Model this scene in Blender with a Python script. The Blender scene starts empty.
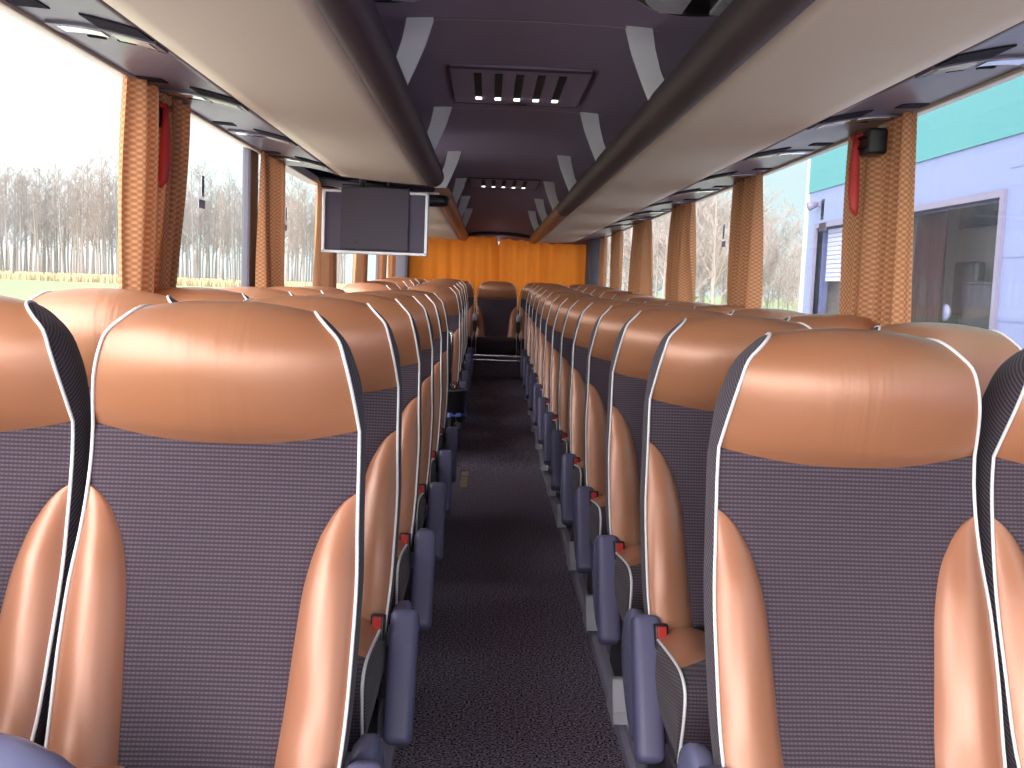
import bpy, bmesh, math, random
from mathutils import Vector, Matrix
from math import sin, cos, pi, sqrt, exp

SC = bpy.context.scene
COL = SC.collection
random.seed(7)

# ------------------------------------------------------------------ helpers
def smooth(me, on=True):
    me.polygons.foreach_set('use_smooth', [on] * len(me.polygons))

def mesh_of(name, V, F, sm=True):
    me = bpy.data.meshes.new(name)
    me.from_pydata([tuple(v) for v in V], [], F)
    me.validate()
    bm = bmesh.new(); bm.from_mesh(me)
    bmesh.ops.recalc_face_normals(bm, faces=bm.faces)
    bm.to_mesh(me); bm.free()
    smooth(me, sm)
    return me

def link(name, me, mat=None, parent=None, loc=None):
    if mat and not me.materials:
        me.materials.append(mat)
    o = bpy.data.objects.new(name, me)
    COL.objects.link(o)
    if parent: o.parent = parent
    if loc: o.location = loc
    return o

def thing(name, label, cat, loc=(0, 0, 0), rz=0.0, group=None):
    o = bpy.data.objects.new(name, None); COL.objects.link(o)
    o.location = loc; o.rotation_euler = (0, 0, rz); o.empty_display_size = .05
    return tag(o, label, cat, group)

def tag(o, label, cat, group=None, kind=None):
    o['label'] = label; o['category'] = cat
    if group: o['group'] = group
    if kind: o['kind'] = kind
    return o

def struct(o):
    o['kind'] = 'structure'; return o

def copy_tree(o, parent=None):
    c = o.copy(); COL.objects.link(c)
    if parent: c.parent = parent
    for ch in list(o.children): copy_tree(ch, c)
    return c

class MB:
    """collects shapes into one mesh"""
    def __init__(s): s.V = []; s.F = []
    def add(s, V, F):
        n = len(s.V); s.V += [tuple(v) for v in V]; s.F += [tuple(i + n for i in f) for f in F]; return s
    def grid(s, rows, close=False):
        n = len(rows[0]); V = [p for r in rows for p in r]; F = []
        for i in range(len(rows) - 1):
            for j in range(n - 1 + (1 if close else 0)):
                k = (j + 1) % n
                F.append((i * n + j, i * n + k, (i + 1) * n + k, (i + 1) * n + j))
        return s.add(V, F)
    def box(s, x0, x1, y0, y1, z0, z1):
        V = [(x, y, z) for x in (x0, x1) for y in (y0, y1) for z in (z0, z1)]
        return s.add(V, [(0, 1, 3, 2), (4, 6, 7, 5), (0, 4, 5, 1), (2, 3, 7, 6), (0, 2, 6, 4), (1, 5, 7, 3)])
    def tube(s, pts, rad, n=8, caps=True):
        pts = [Vector(p) for p in pts]; rows = []; up = None
        for i, p in enumerate(pts):
            d = (pts[min(i + 1, len(pts) - 1)] - pts[max(i - 1, 0)]).normalized()
            if up is None:
                up = Vector((0, 0, 1)) if abs(d.z) < .9 else Vector((1, 0, 0))
            a = d.cross(up)
            if a.length < 1e-6: a = d.cross(Vector((0, 1, 0)))
            a.normalize(); b = a.cross(d).normalized(); up = b
            r = rad[i] if isinstance(rad, (list, tuple)) else rad
            rows.append([p + a * (r * cos(2 * pi * k / n)) + b * (r * sin(2 * pi * k / n)) for k in range(n)])
        n0 = len(s.V)
        s.grid(rows, close=True)
        if caps:
            s.F.append(tuple(n0 + k for k in range(n)))
            m = n0 + (len(rows) - 1) * n
            s.F.append(tuple(m + k for k in reversed(range(n))))
        return s
    def prism(s, poly, a0, a1, axis='x'):
        n = len(poly); f = {'x': lambda a, p: (a, p[0], p[1]), 'y': lambda a, p: (p[0], a, p[1]), 'z': lambda a, p: (p[0], p[1], a)}[axis]
        V = [f(a0, p) for p in poly] + [f(a1, p) for p in poly]
        F = [tuple(range(n)), tuple(range(2 * n - 1, n - 1, -1))] + [(i, (i + 1) % n, n + (i + 1) % n, n + i) for i in range(n)]
        return s.add(V, F)
    def mesh(s, name, sm=False, bevel=0, seg=2, weld=False):
        me = bpy.data.meshes.new(name); me.from_pydata(s.V, [], s.F); me.validate()
        bm = bmesh.new(); bm.from_mesh(me)
        if weld: bmesh.ops.remove_doubles(bm, verts=bm.verts, dist=1e-5)
        if bevel:
            es = [e for e in bm.edges if len(e.link_faces) == 2 and e.calc_face_angle(0) > .5]
            bmesh.ops.bevel(bm, geom=es, offset=bevel, segments=seg, profile=.6, affect='EDGES', clamp_overlap=True)
        bmesh.ops.recalc_face_normals(bm, faces=bm.faces)
        bm.to_mesh(me); bm.free(); smooth(me, sm or bool(bevel))
        if bevel:
            ar = sorted(p.area for p in me.polygons); med = ar[len(ar) // 2]
            for p in me.polygons:
                if p.area > 6 * med: p.use_smooth = False
        return me
    def build(s, name, mat, parent=None, loc=None, **k):
        return link(name, s.mesh(name, **k), mat, parent, loc)

def rbox(x0, x1, y0, y1, z0, z1, r=.01, seg=2, name='m'):
    m = MB(); m.box(x0, x1, y0, y1, z0, z1); return m.mesh(name, bevel=r, seg=seg)

def lut(pts):
    """smooth interpolation through (x, y...) knots (monotone x)"""
    xs = [p[0] for p in pts]
    def f(x, k=1):
        if x <= xs[0]: return pts[0][k]
        if x >= xs[-1]: return pts[-1][k]
        i = max(j for j in range(len(xs)) if xs[j] <= x)
        i = min(i, len(xs) - 2)
        x0, x1 = xs[i], xs[i + 1]; t = (x - x0) / (x1 - x0)
        y0, y1 = pts[i][k], pts[i + 1][k]
        def sl(j):
            if j <= 0: return (pts[1][k] - pts[0][k]) / (xs[1] - xs[0])
            if j >= len(xs) - 1: return (pts[-1][k] - pts[-2][k]) / (xs[-1] - xs[-2])
            return (pts[j + 1][k] - pts[j - 1][k]) / (xs[j + 1] - xs[j - 1])
        m0, m1 = sl(i) * (x1 - x0), sl(i + 1) * (x1 - x0)
        return (2*t**3 - 3*t**2 + 1) * y0 + (t**3 - 2*t**2 + t) * m0 + (-2*t**3 + 3*t**2) * y1 + (t**3 - t**2) * m1
    return f

# ------------------------------------------------------------------ materials
def mat(name, col, rough=.6, metal=0.0, spec=.5, noise=0.0, nscale=30, bump=0.0, bscale=200, coat=0.0, sheen=0.0, sharp=0):
    m = bpy.data.materials.new(name); m.use_nodes = True
    nt = m.node_tree; N = nt.nodes; L = nt.links
    b = N['Principled BSDF']
    b.inputs['Base Color'].default_value = (*col, 1)
    b.inputs['Roughness'].default_value = rough
    b.inputs['Metallic'].default_value = metal
    b.inputs['Specular IOR Level'].default_value = spec
    if coat: b.inputs['Coat Weight'].default_value = coat; b.inputs['Coat Roughness'].default_value = .3
    if sheen: b.inputs['Sheen Weight'].default_value = sheen
    tc = N.new('ShaderNodeTexCoord')
    if noise:
        n = N.new('ShaderNodeTexNoise'); n.inputs['Scale'].default_value = nscale; n.inputs['Detail'].default_value = 4
        L.new(tc.outputs['Object'], n.inputs['Vector'])
        mx = N.new('ShaderNodeMix'); mx.data_type = 'RGBA'
        mx.inputs['A'].default_value = (*[c * (1 - noise) for c in col], 1)
        mx.inputs['B'].default_value = (*[min(1, c * (1 + noise)) for c in col], 1)
        fac = n.outputs['Fac']
        if sharp: fac = math_node(nt, 'ADD', math_node(nt, 'MULTIPLY', fac, sharp), .5 - .5 * sharp, True)
        L.new(fac, mx.inputs['Factor']); L.new(mx.outputs['Result'], b.inputs['Base Color'])
    if bump:
        n2 = N.new('ShaderNodeTexNoise'); n2.inputs['Scale'].default_value = bscale; n2.inputs['Detail'].default_value = 3
        L.new(tc.outputs['Object'], n2.inputs['Vector'])
        bp = N.new('ShaderNodeBump'); bp.inputs['Strength'].default_value = bump; bp.inputs['Distance'].default_value = .002
        L.new(n2.outputs['Fac'], bp.inputs['Height']); L.new(bp.outputs['Normal'], b.inputs['Normal'])
    return m

def math_node(nt, op, a, b=None, clamp=False):
    n = nt.nodes.new('ShaderNodeMath'); n.operation = op; n.use_clamp = clamp
    for i, v in enumerate((a, b)):
        if v is None: continue
        if isinstance(v, (int, float)): n.inputs[i].default_value = v
        else: nt.links.new(v, n.inputs[i])
    return n.outputs[0]

def fabric(name, dark, light, slant=0.0, pitch=.0072):
    """woven seat cloth: fine horizontal ribs broken into short dashes"""
    m = mat(name, dark, .85, spec=.25, sheen=.08)
    nt = m.node_tree; N = nt.nodes; L = nt.links; b = N['Principled BSDF']
    tc = N.new('ShaderNodeTexCoord'); sp = N.new('ShaderNodeSeparateXYZ'); L.new(tc.outputs['Object'], sp.inputs[0])
    zz = sp.outputs['Z']
    if slant:
        zz = math_node(nt, 'ADD', zz, math_node(nt, 'MULTIPLY', sp.outputs['Y'], slant))
    else:
        zz = math_node(nt, 'ADD', zz, math_node(nt, 'MULTIPLY', sp.outputs['Y'], .25))
    s1 = math_node(nt, 'SINE', math_node(nt, 'MULTIPLY', zz, 2 * pi / pitch))
    s1 = math_node(nt, 'ADD', math_node(nt, 'MULTIPLY', s1, .9), .5, True)
    if not slant:
        s2 = math_node(nt, 'SINE', math_node(nt, 'MULTIPLY', sp.outputs['X'], 2 * pi / .0068))
        s2 = math_node(nt, 'ADD', math_node(nt, 'MULTIPLY', s2, .3), .75, True)
        fac = math_node(nt, 'MULTIPLY', s1, s2)
    else:
        fac = s1
    mx = N.new('ShaderNodeMix'); mx.data_type = 'RGBA'
    mx.inputs['A'].default_value = (*dark, 1); mx.inputs['B'].default_value = (*light, 1)
    L.new(fac, mx.inputs['Factor']); L.new(mx.outputs['Result'], b.inputs['Base Color'])
    bp = N.new('ShaderNodeBump'); bp.inputs['Strength'].default_value = .35; bp.inputs['Distance'].default_value = .002
    L.new(fac, bp.inputs['Height']); L.new(bp.outputs['Normal'], b.inputs['Normal'])
    return m

def leather(name, col, wrinkle=0.0):
    m = mat(name, col, .36, metal=.15, spec=.7, coat=.25)
    nt = m.node_tree; N = nt.nodes; L = nt.links; b = N['Principled BSDF']
    tc = N.new('ShaderNodeTexCoord')
    v = N.new('ShaderNodeTexVoronoi'); v.inputs['Scale'].default_value = 420
    L.new(tc.outputs['Object'], v.inputs['Vector'])
    b1 = N.new('ShaderNodeBump'); b1.inputs['Strength'].default_value = .10; b1.inputs['Distance'].default_value = .001
    L.new(v.outputs['Distance'], b1.inputs['Height'])
    last = b1
    if wrinkle:
        mp = N.new('ShaderNodeMapping'); mp.inputs['Scale'].default_value = (38, 4, 5)
        L.new(tc.outputs['Object'], mp.inputs['Vector'])
        n = N.new('ShaderNodeTexNoise'); n.inputs['Scale'].default_value = 1.0; n.inputs['Detail'].default_value = 2
        L.new(mp.outputs[0], n.inputs['Vector'])
        # creases gather around the middle of the head cushion
        sp = N.new('ShaderNodeSeparateXYZ'); L.new(tc.outputs['Object'], sp.inputs[0])
        w = math_node(nt, 'SUBTRACT', 1.0, math_node(nt, 'MULTIPLY', math_node(nt, 'ABSOLUTE', sp.outputs['X']), 8.0), True)
        h = math_node(nt, 'MULTIPLY', n.outputs['Fac'], w)
        b2 = N.new('ShaderNodeBump'); b2.inputs['Strength'].default_value = wrinkle; b2.inputs['Distance'].default_value = .006
        L.new(h, b2.inputs['Height']); L.new(b1.outputs['Normal'], b2.inputs['Normal']); last = b2
    L.new(last.outputs['Normal'], b.inputs['Normal'])
    return m

M = {}
M['leather'] = leather('copper_leather', (.43, .178, .102))
M['leather_head'] = leather('copper_leather_head', (.43, .178, .090), .5)
M['fabric'] = fabric('grey_dash_fabric', (.044, .030, .042), (.112, .082, .106))
M['fabric_side'] = fabric('grey_rib_fabric', (.036, .027, .036), (.12, .095, .12), slant=-.55, pitch=.0075)
M['piping'] = mat('pale_piping', (.80, .78, .80), .5)
M['shell'] = mat('dark_seat_back', (.03, .026, .034), .6, bump=.1)
M['arm'] = mat('blue_grey_plastic', (.115, .108, .205), .45, bump=.15, bscale=500)
M['shield'] = mat('blue_grey_glossy_plastic', (.17, .17, .30), .25)
M['black'] = mat('black_plastic', (.012, .011, .014), .4)
M['red'] = mat('red_plastic', (.50, .03, .03), .45)
M['silver'] = mat('silver_painted_metal', (.50, .50, .57), .42, metal=.3)
M['chrome'] = mat('chrome', (.8, .8, .85), .15, metal=1)
M['carpet'] = mat('charcoal_speckled_carpet', (.165, .135, .180), .95, spec=.1, noise=1.0, nscale=150, bump=1.0, bscale=300, sharp=4.5)
M['podium'] = mat('dark_podium_floor', (.03, .026, .034), .8)
M['rail'] = mat('grey_floor_rail', (.33, .31, .42), .38, metal=.2)
M['beige'] = mat('beige_rack_lining', (.82, .69, .57), .9, spec=.15, noise=.06, nscale=400, bump=.2, bscale=600)
M['rackrail'] = mat('dark_rack_rail', (.070, .050, .062), .55, spec=.3)
M['railrear'] = mat('orange_brown_rack_rail', (.30, .13, .075), .45, spec=.4)  # rear lengths of the edge rail are coloured orange-brown
M['psu'] = mat('grey_service_strip', (.135, .115, .155), .38)
M['trim'] = mat('pale_trim', (.62, .53, .45), .5)
M['ceil'] = mat('charcoal_ceiling_cloth', (.34, .28, .39), .9, spec=.15, noise=.15, nscale=300, bump=.2, bscale=700)
M['ceil_dark'] = mat('dark_recess', (.02, .016, .02), .8)
M['wall'] = mat('dark_wall_lining', (.10, .09, .11), .8)
M['pillar'] = mat('grey_pillar', (.085, .075, .10), .5)
M['bracket'] = mat('pale_grey_bracket', (.84, .83, .88), .5)
M['lens'] = mat('pale_lens', (.75, .70, .62), .15)
M['grille'] = mat('dark_grille', (.022, .018, .028), .9, spec=.1)
M['ribgrey'] = mat('pale_ribbed_grille', (.55, .54, .58), .45)
M['tvback'] = mat('dark_monitor_back', (.10, .082, .13), .6, bump=.1, bscale=900)
M['tvdark'] = mat('dark_monitor_cover', (.075, .06, .085), .6)
M['tvframe'] = mat('silver_monitor_frame', (.88, .88, .92), .35, metal=.2)
M['bag'] = mat('blue_bag', (.08, .10, .42), .3)

def cloth(name, col, trans, pattern=True):
    m = bpy.data.materials.new(name); m.use_nodes = True
    nt = m.node_tree; N = nt.nodes; L = nt.links
    N.remove(N['Principled BSDF']); out = N['Material Output']
    d = N.new('ShaderNodeBsdfDiffuse'); t = N.new('ShaderNodeBsdfTranslucent'); mx = N.new('ShaderNodeMixShader')
    mx.inputs[0].default_value = trans
    d.inputs[0].default_value = (*col, 1); t.inputs[0].default_value = (*col, 1)
    if pattern:
        tc = N.new('ShaderNodeTexCoord'); sp = N.new('ShaderNodeSeparateXYZ'); L.new(tc.outputs['UV'], sp.inputs[0])
        u = math_node(nt, 'MULTIPLY', sp.outputs['X'], 2 * pi / .018)
        v = math_node(nt, 'MULTIPLY', sp.outputs['Y'], 2 * pi / .018)
        f = math_node(nt, 'MULTIPLY', math_node(nt, 'SINE', u), math_node(nt, 'SINE', v))
        f = math_node(nt, 'ADD', math_node(nt, 'MULTIPLY', f, .8), .38, True)
        c = N.new('ShaderNodeMix'); c.data_type = 'RGBA'
        c.inputs['A'].default_value = (*[x * .82 for x in col], 1); c.inputs['B'].default_value = (min(1, col[0] * 1.3), col[1] * 1.45, col[2] * 1.7, 1)
        L.new(f, c.inputs['Factor']); L.new(c.outputs['Result'], d.inputs[0]); L.new(c.outputs['Result'], t.inputs[0])
    L.new(d.outputs[0], mx.inputs[1]); L.new(t.outputs[0], mx.inputs[2]); L.new(mx.outputs[0], out.inputs[0])
    return m
M['curtain'] = cloth('amber_curtain_cloth', (.56, .25, .12), .20)
M['rear_curtain'] = cloth('orange_rear_curtain_cloth', (.74, .215, .03), .48, False)

def glass(name, refl=.06, tint=(1, 1, 1), veil=0.0):
    m = bpy.data.materials.new(name); m.use_nodes = True
    nt = m.node_tree; N = nt.nodes; L = nt.links
    N.remove(N['Principled BSDF']); out = N['Material Output']
    t = N.new('ShaderNodeBsdfTransparent'); t.inputs[0].default_value = (*tint, 1)
    g = N.new('ShaderNodeBsdfGlossy'); g.inputs['Roughness'].default_value = .02
    mx = N.new('ShaderNodeMixShader'); mx.inputs[0].default_value = refl
    L.new(t.outputs[0], mx.inputs[1]); L.new(g.outputs[0], mx.inputs[2])
    last = mx
    if veil:      # translucent layer mixed in to imitate glare washing out the view
        d = N.new('ShaderNodeBsdfTranslucent'); d.inputs[0].default_value = (.9, .9, .9, 1)
        m2 = N.new('ShaderNodeMixShader'); m2.inputs[0].default_value = veil
        L.new(mx.outputs[0], m2.inputs[1]); L.new(d.outputs[0], m2.inputs[2]); last = m2
    L.new(last.outputs[0], out.inputs[0])
    return m
M['glass'] = glass('clear_window_glass', .035, (.97, .985, .985), .028)
M['bglass'] = glass('building_window_glass', .035, (.85, .85, .9))

def emit(name, col, s):
    m = bpy.data.materials.new(name); m.use_nodes = True
    b = m.node_tree.nodes['Principled BSDF']
    b.inputs['Base Color'].default_value = (*col, 1); b.inputs['Emission Color'].default_value = (*col, 1); b.inputs['Emission Strength'].default_value = s
    return m
M['led'] = emit('lit_led', (1, .97, .9), 3.0)

# ------------------------------------------------------------------ dimensions
Y0, Y1 = -1.3, 11.72          # coach length built
XW = 1.20                     # inner wall
HW = 1.945                    # ceiling
PIT = .7323
def rise(Y): return .10 * max(0.0, (Y - 6.5) / 4.5)      # rear rows stand a little higher

# ------------------------------------------------------------------ the seat
PYL = lut([(.40, -.205), (.46, -.178), (.51, -.153), (.60, -.118), (.70, -.074), (.75, -.050), (.80, -.030), (.85, -.014), (.90, -.003), (.943, 0)])
HWL = lut([(.40, .216), (.50, .224), (.60, .227), (.70, .227), (.78, .222), (.85, .219), (.943, .217)])
BIN = lut([(.40, .116), (.52, .127), (.64, .136), (.70, .142), (.74, .150), (.78, .163), (.81, .180), (.832, .200), (.842, .2195)])
CCL = lut([(.40, .030), (.55, .026), (.70, .014), (.82, -.002), (.943, -.020)])
ZB, ZJ, ZT = .40, .943, .842
# head cushion guide curves (half width, y, z) along t
HP = [(0, .217, 0, .943), (.12, .211, -.017, .985), (.25, .204, -.031, 1.025), (.38, .195, -.037, 1.062), (.5, .184, -.034, 1.094), (.6, .164, -.025, 1.115),
      (.68, .148, -.010, 1.130), (.76, .138, .016, 1.137), (.86, .132, .058, 1.132), (1, .128, .115, 1.108)]
HC = [(0, 0, -.020, .918), (.12, 0, -.052, .960), (.25, 0, -.070, 1.005), (.38, 0, -.077, 1.050), (.5, 0, -.070, 1.092), (.6, 0, -.052, 1.121),
      (.68, 0, -.026, 1.141), (.76, 0, .010, 1.151), (.86, 0, .058, 1.147), (1, 0, .115, 1.115)]
hp = lut(HP); hc = lut(HC)

def J(u): return ZJ - .025 * (1 - u * u)

def seat_meshes(ks=1.0):
    """ks squeezes the height of the backrest (rear bench)"""
    def K(p): return (p[0], p[1], .43 + (p[2] - .43) * ks)
    def body(u, t, inb=None):
        z = ZB + t * (J(u) - ZB); z1 = ZB + t * (ZJ - ZB)
        hw = HWL(z1)
        y = PYL(z) + CCL(z) * (1 - u * u)
        b = min(BIN(z1) / hw, 1.0)
        if z1 < ZT and abs(u) > b - 1e-6:
            s = (abs(u) - b) / max(1e-6, 1 - b)
            fade = min(1, max(0, (ZT - z1) / .10)) ** .6
            y -= .028 * fade * sin(pi * min(1, s)) ** .75 * min(1, (1 - b) * 3)
            y += .004 * (1 - min(1, s * 8))
        elif z1 < ZT:
            s = abs(u) / b
            y += .004 * max(0, (s - .92) / .08)
        y += .004 * max(0, (t - .965) / .035)
        return K((u * hw, y, z))
    tt = (ZT - ZB) / (ZJ - ZB)
    ts = [tt * k / 22 for k in range(20)] + [tt * (1 - .09 * (1 - k / 10) ** 2.0) for k in range(1, 10)] + [tt] + [tt + (1 - tt) * k / 6 for k in range(1, 7)]
    ts = sorted(set(round(t, 6) for t in ts))
    D = {}
    # centre panel
    m = MB(); rows = []
    for t in ts:
        z1 = ZB + t * (ZJ - ZB); B = min(1.0, BIN(z1) / HWL(z1)) if z1 < ZT - 1e-6 else 1.0
        rows.append([body(B * (2 * a / 28 - 1), t) for a in range(29)])
    m.grid(rows); D['panel'] = m.mesh('backrest_panel', sm=True)
    # bolsters
    for s in (-1, 1):
        m = MB(); rows = []
        for t in ts:
            if t > tt + 1e-6: break
            z1 = ZB + t * (ZJ - ZB); B = min(1.0, BIN(z1) / HWL(z1))
            if t >= tt - 1e-6: B = .999
            rows.append([body(s * (B + (1 - B) * a / 14), t) for a in range(15)])
        m.grid(rows); D['bolster', s] = m.mesh('side_bolster', sm=True)
    # head cushion
    m = MB(); rows = []
    for i in range(33):
        t = i / 32; row = []
        for a in range(29):
            u = 2 * a / 28 - 1; w = 1 - abs(u) ** 2.2
            x = u * hp(t, 1); y = hp(t, 2) * (1 - w) + hc(t, 2) * w; z = hp(t, 3) * (1 - w) + hc(t, 3) * w
            if t < .06: y += .006 * (1 - t / .06)
            row.append(K((x, y, z)))
        rows.append(row)
    m.grid(rows); D['head'] = m.mesh('headrest', sm=True)
    # piping + side panel + back
    path = []
    for k in range(22):
        z = ZB + (ZJ - ZB) * k / 22
        hw = HWL(z); y = PYL(z)
        path.append(((hw, y, z), (hw - .010, y + .115, z)))
    HQ = lut([(0, .204, .115, .943), (.25, .199, .105, 1.015), (.4, .190, .10, 1.052), (.5, .180, .10, 1.076), (.6, .166, .102, 1.095), (.68, .152, .105, 1.107), (.76, .142, .108, 1.113), (.86, .134, .112, 1.111), (1, .128, .116, 1.108)])
    for k in range(27):
        t = k / 26
        path.append(((hp(t, 1), hp(t, 2), hp(t, 3)), (HQ(t, 1), HQ(t, 2), HQ(t, 3))))
    for s in (-1, 1):
        m = MB(); m.tube([K((s * (p[0] + .002), p[1] - .001, p[2] + .0005)) for p, q in path], .0030, 7)
        D['pipe', s] = m.mesh('piping', sm=True)
        m = MB(); rows = []
        for i, (p, q) in enumerate(path):
            row = []
            up = max(0, min(1, (p[2] - 1.02) / .1))
            ln = sqrt(sum((a - b) ** 2 for a, b in zip(p, q)))
            for a in range(9):
                f = a / 8; bul = sin(pi * f) ** .8 * .10 * ln
                x = p[0] + (q[0] - p[0]) * f + bul * (1 - .6 * up); y = p[1] + (q[1] - p[1]) * f
                z = p[2] + (q[2] - p[2]) * f + bul * .4 * up
                row.append(K((s * x, y, z)))
            rows.append(row)
        m.grid(rows); D['side', s] = m.mesh('side_panel', sm=True)
    m = MB(); rows = []
    for p, q in path:
        rows.append([K((u * q[0], q[1] + .03 * (1 - u * u), q[2])) for u in [-1, -.6, -.2, .2, .6, 1]])
    m.grid(rows); D['back'] = m.mesh('back_shell', sm=True)
    # cushion
    cp = lut([(0, -.13, .415), (.15, -.22, .428), (.35, -.33, .443), (.55, -.44, .456), (.68, -.51, .458), (.76, -.548, .445), (.82, -.560, .420), (.9, -.553, .36), (1, -.528, .285)])
    m = MB(); rows = []
    for i in range(29):
        t = i / 28; row = []
        for a in range(17):
            u = 2 * a / 16 - 1; w = 1 - abs(u) ** 2.5
            puff = .012 * w * (1 - .4 * t)
            row.append((u * .212, cp(t, 1) - puff * (t > .7) * .8, cp(t, 2) + puff * (t < .75)))
        rows.append(row)
    m.grid(rows)
    for s in (-1, 1):
        rows = []
        for i in range(29):
            t = i / 28; y, z = cp(t, 1), cp(t, 2)
            rows.append([(s * (.212 + .010 * sin(pi * f)), y * (1 - f) + f * max(y, -.528) , z * (1 - f) + f * .285) for f in (0, .25, .5, .75, 1)])
        m.grid(rows)
    m.grid([[(-.212, -.13, .285), (.212, -.13, .285)], [(-.212, -.528, .285), (.212, -.528, .285)]])
    m.grid([[(-.212, -.13, .285), (.212, -.13, .285)], [(-.212, -.13, .415), (.212, -.13, .415)]])
    D['cushion'] = m.mesh('cushion', sm=True)
    for s in (-1, 1):
        m = MB(); m.tube([(s * .214, cp(i / 28, 1) - .001, cp(i / 28, 2) + .001) for i in range(2, 29)], .0034, 6)
        D['cpipe', s] = m.mesh('cushion_piping', sm=True)
        m = MB(); rows = []
        for i in range(15):
            t = .03 + .60 * i / 14; row = []
            inner = .50 + .30 * max(0, (i / 14 - .3)) ** 1.5
            for a in range(9):
                u = inner + (1 - inner) * a / 8
                pf = .0035 + .016 * sin(pi * min(1, a / 8 * .93 + .07)) * (sin(pi * min(1, i / 14 * .92 + .08))) ** .5 * (a < 8)
                tt_ = t - .10 * (1 - a / 8) * (i / 14)
                row.append((s * u * .212, cp(tt_, 1), cp(tt_, 2) + .012 * (1 - u ** 2.5) + (pf if 0 < i < 14 else -.001)))
            rows.append(row)
        m.grid(rows); D['cbolster', s] = m.mesh('cushion_bolster', sm=True)
    # frame under the cushion
    m = MB(); m.box(-.20, .20, -.50, -.10, .225, .287); m.box(-.205, -.165, -.46, -.14, .06, .24); m.box(.165, .205, -.46, -.14, .06, .24)
    D['frame'] = m.mesh('seat_frame', bevel=.008, seg=1)
    for s in (-1, 1):
        # folded-down arm rest: a rounded pad hanging forward beside the cushion
        bm = bmesh.new(); bmesh.ops.create_cube(bm, size=1.0)
        bmesh.ops.scale(bm, vec=(.063, .084, (.295 if s > 0 else .325)), verts=bm.verts)
        for v in bm.verts:
            if v.co.z > 0 and v.co.y < 0: v.co.z -= .012
            if v.co.z < 0: v.co.y *= .85
        bmesh.ops.bevel(bm, geom=list(bm.edges), offset=.020, segments=4, profile=.55, affect='EDGES', clamp_overlap=True)
        bmesh.ops.rotate(bm, cent=(0, 0, 0), matrix=Matrix.Rotation(-math.radians(30), 3, 'X'), verts=bm.verts)
        bmesh.ops.translate(bm, vec=(s * (.264 if s > 0 else .234), (-.243 if s > 0 else -.251), (.334 if s > 0 else .329)), verts=bm.verts)
        bmesh.ops.recalc_face_normals(bm, faces=bm.faces)
        me = bpy.data.meshes.new('armrest'); bm.to_mesh(me); bm.free(); smooth(me); D['arm', s] = me
        poly = [(.06, .31), (.05, .385), (-.02, .43), (-.10, .425), (-.17, .35), (-.225, .25), (-.225, .185), (-.17, .160), (-.08, .185), (.02, .25)]
        m = MB(); a0, a1 = ((.240, .268) if s > 0 else (.220, .250))
        cl = []; npl = len(poly)
        for i in range(npl):       # rounded outline
            p0, p1, p2, p3 = (Vector(poly[(i + q) % npl]) for q in (-1, 0, 1, 2))
            for k in range(4):
                f = k / 4
                cl.append(tuple(.5 * (2 * p1 + (p2 - p0) * f + (2 * p0 - 5 * p1 + 4 * p2 - p3) * f * f + (3 * p1 - p0 - 3 * p2 + p3) * f ** 3)))
        cyy = sum(p[0] for p in cl) / len(cl); czz = sum(p[1] for p in cl) / len(cl)
        rows = []
        for dx, sc in ((a0 - .014, .90), (a0, 1), (a1 - .010, 1), (a1 - .003, .97), (a1 + .002, .86), (a1 + .004, .5), (a1 + .004, .001)):
            rows.append([(s * dx, cyy + (p[0] - cyy) * sc, czz + (p[1] - czz) * sc) for p in cl])
        m.grid(rows, close=True); D['shield', s] = m.mesh('side_shield', sm=True)
        m = MB(); m.box(s * .222, s * .250, -.13, -.10, .425, .465)
        m.box(s * .20, s * .225, -.118, -.10, .40, .445)
        D['bk_arm', s] = m.mesh('buckle_stalk', bevel=.003)
        m = MB(); m.box(-.016, .016, -.011, .011, -.030, .026); D['buckle', s] = m.mesh('seat_belt_buckle', bevel=.005)
        m = MB(); m.box(-.0105, .0105, -.0145, -.0095, -.010, .021); D['button', s] = m.mesh('release_button', bevel=.002, seg=1)
        poly = [(-.565, .05), (-.43, .05), (-.45, .085), (-.475, .150), (-.495, .150), (-.54, .075)]
        m = MB(); m.prism(poly, s * .205, s * .246, 'x'); D['foot', s] = m.mesh('seat_foot', bevel=.005)
        m = MB(); m.box(s * .150, s * .212, -.575, -.515, .245, .292); D['clip', s] = m.mesh('front_bracket', bevel=.01)
    return D

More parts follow.
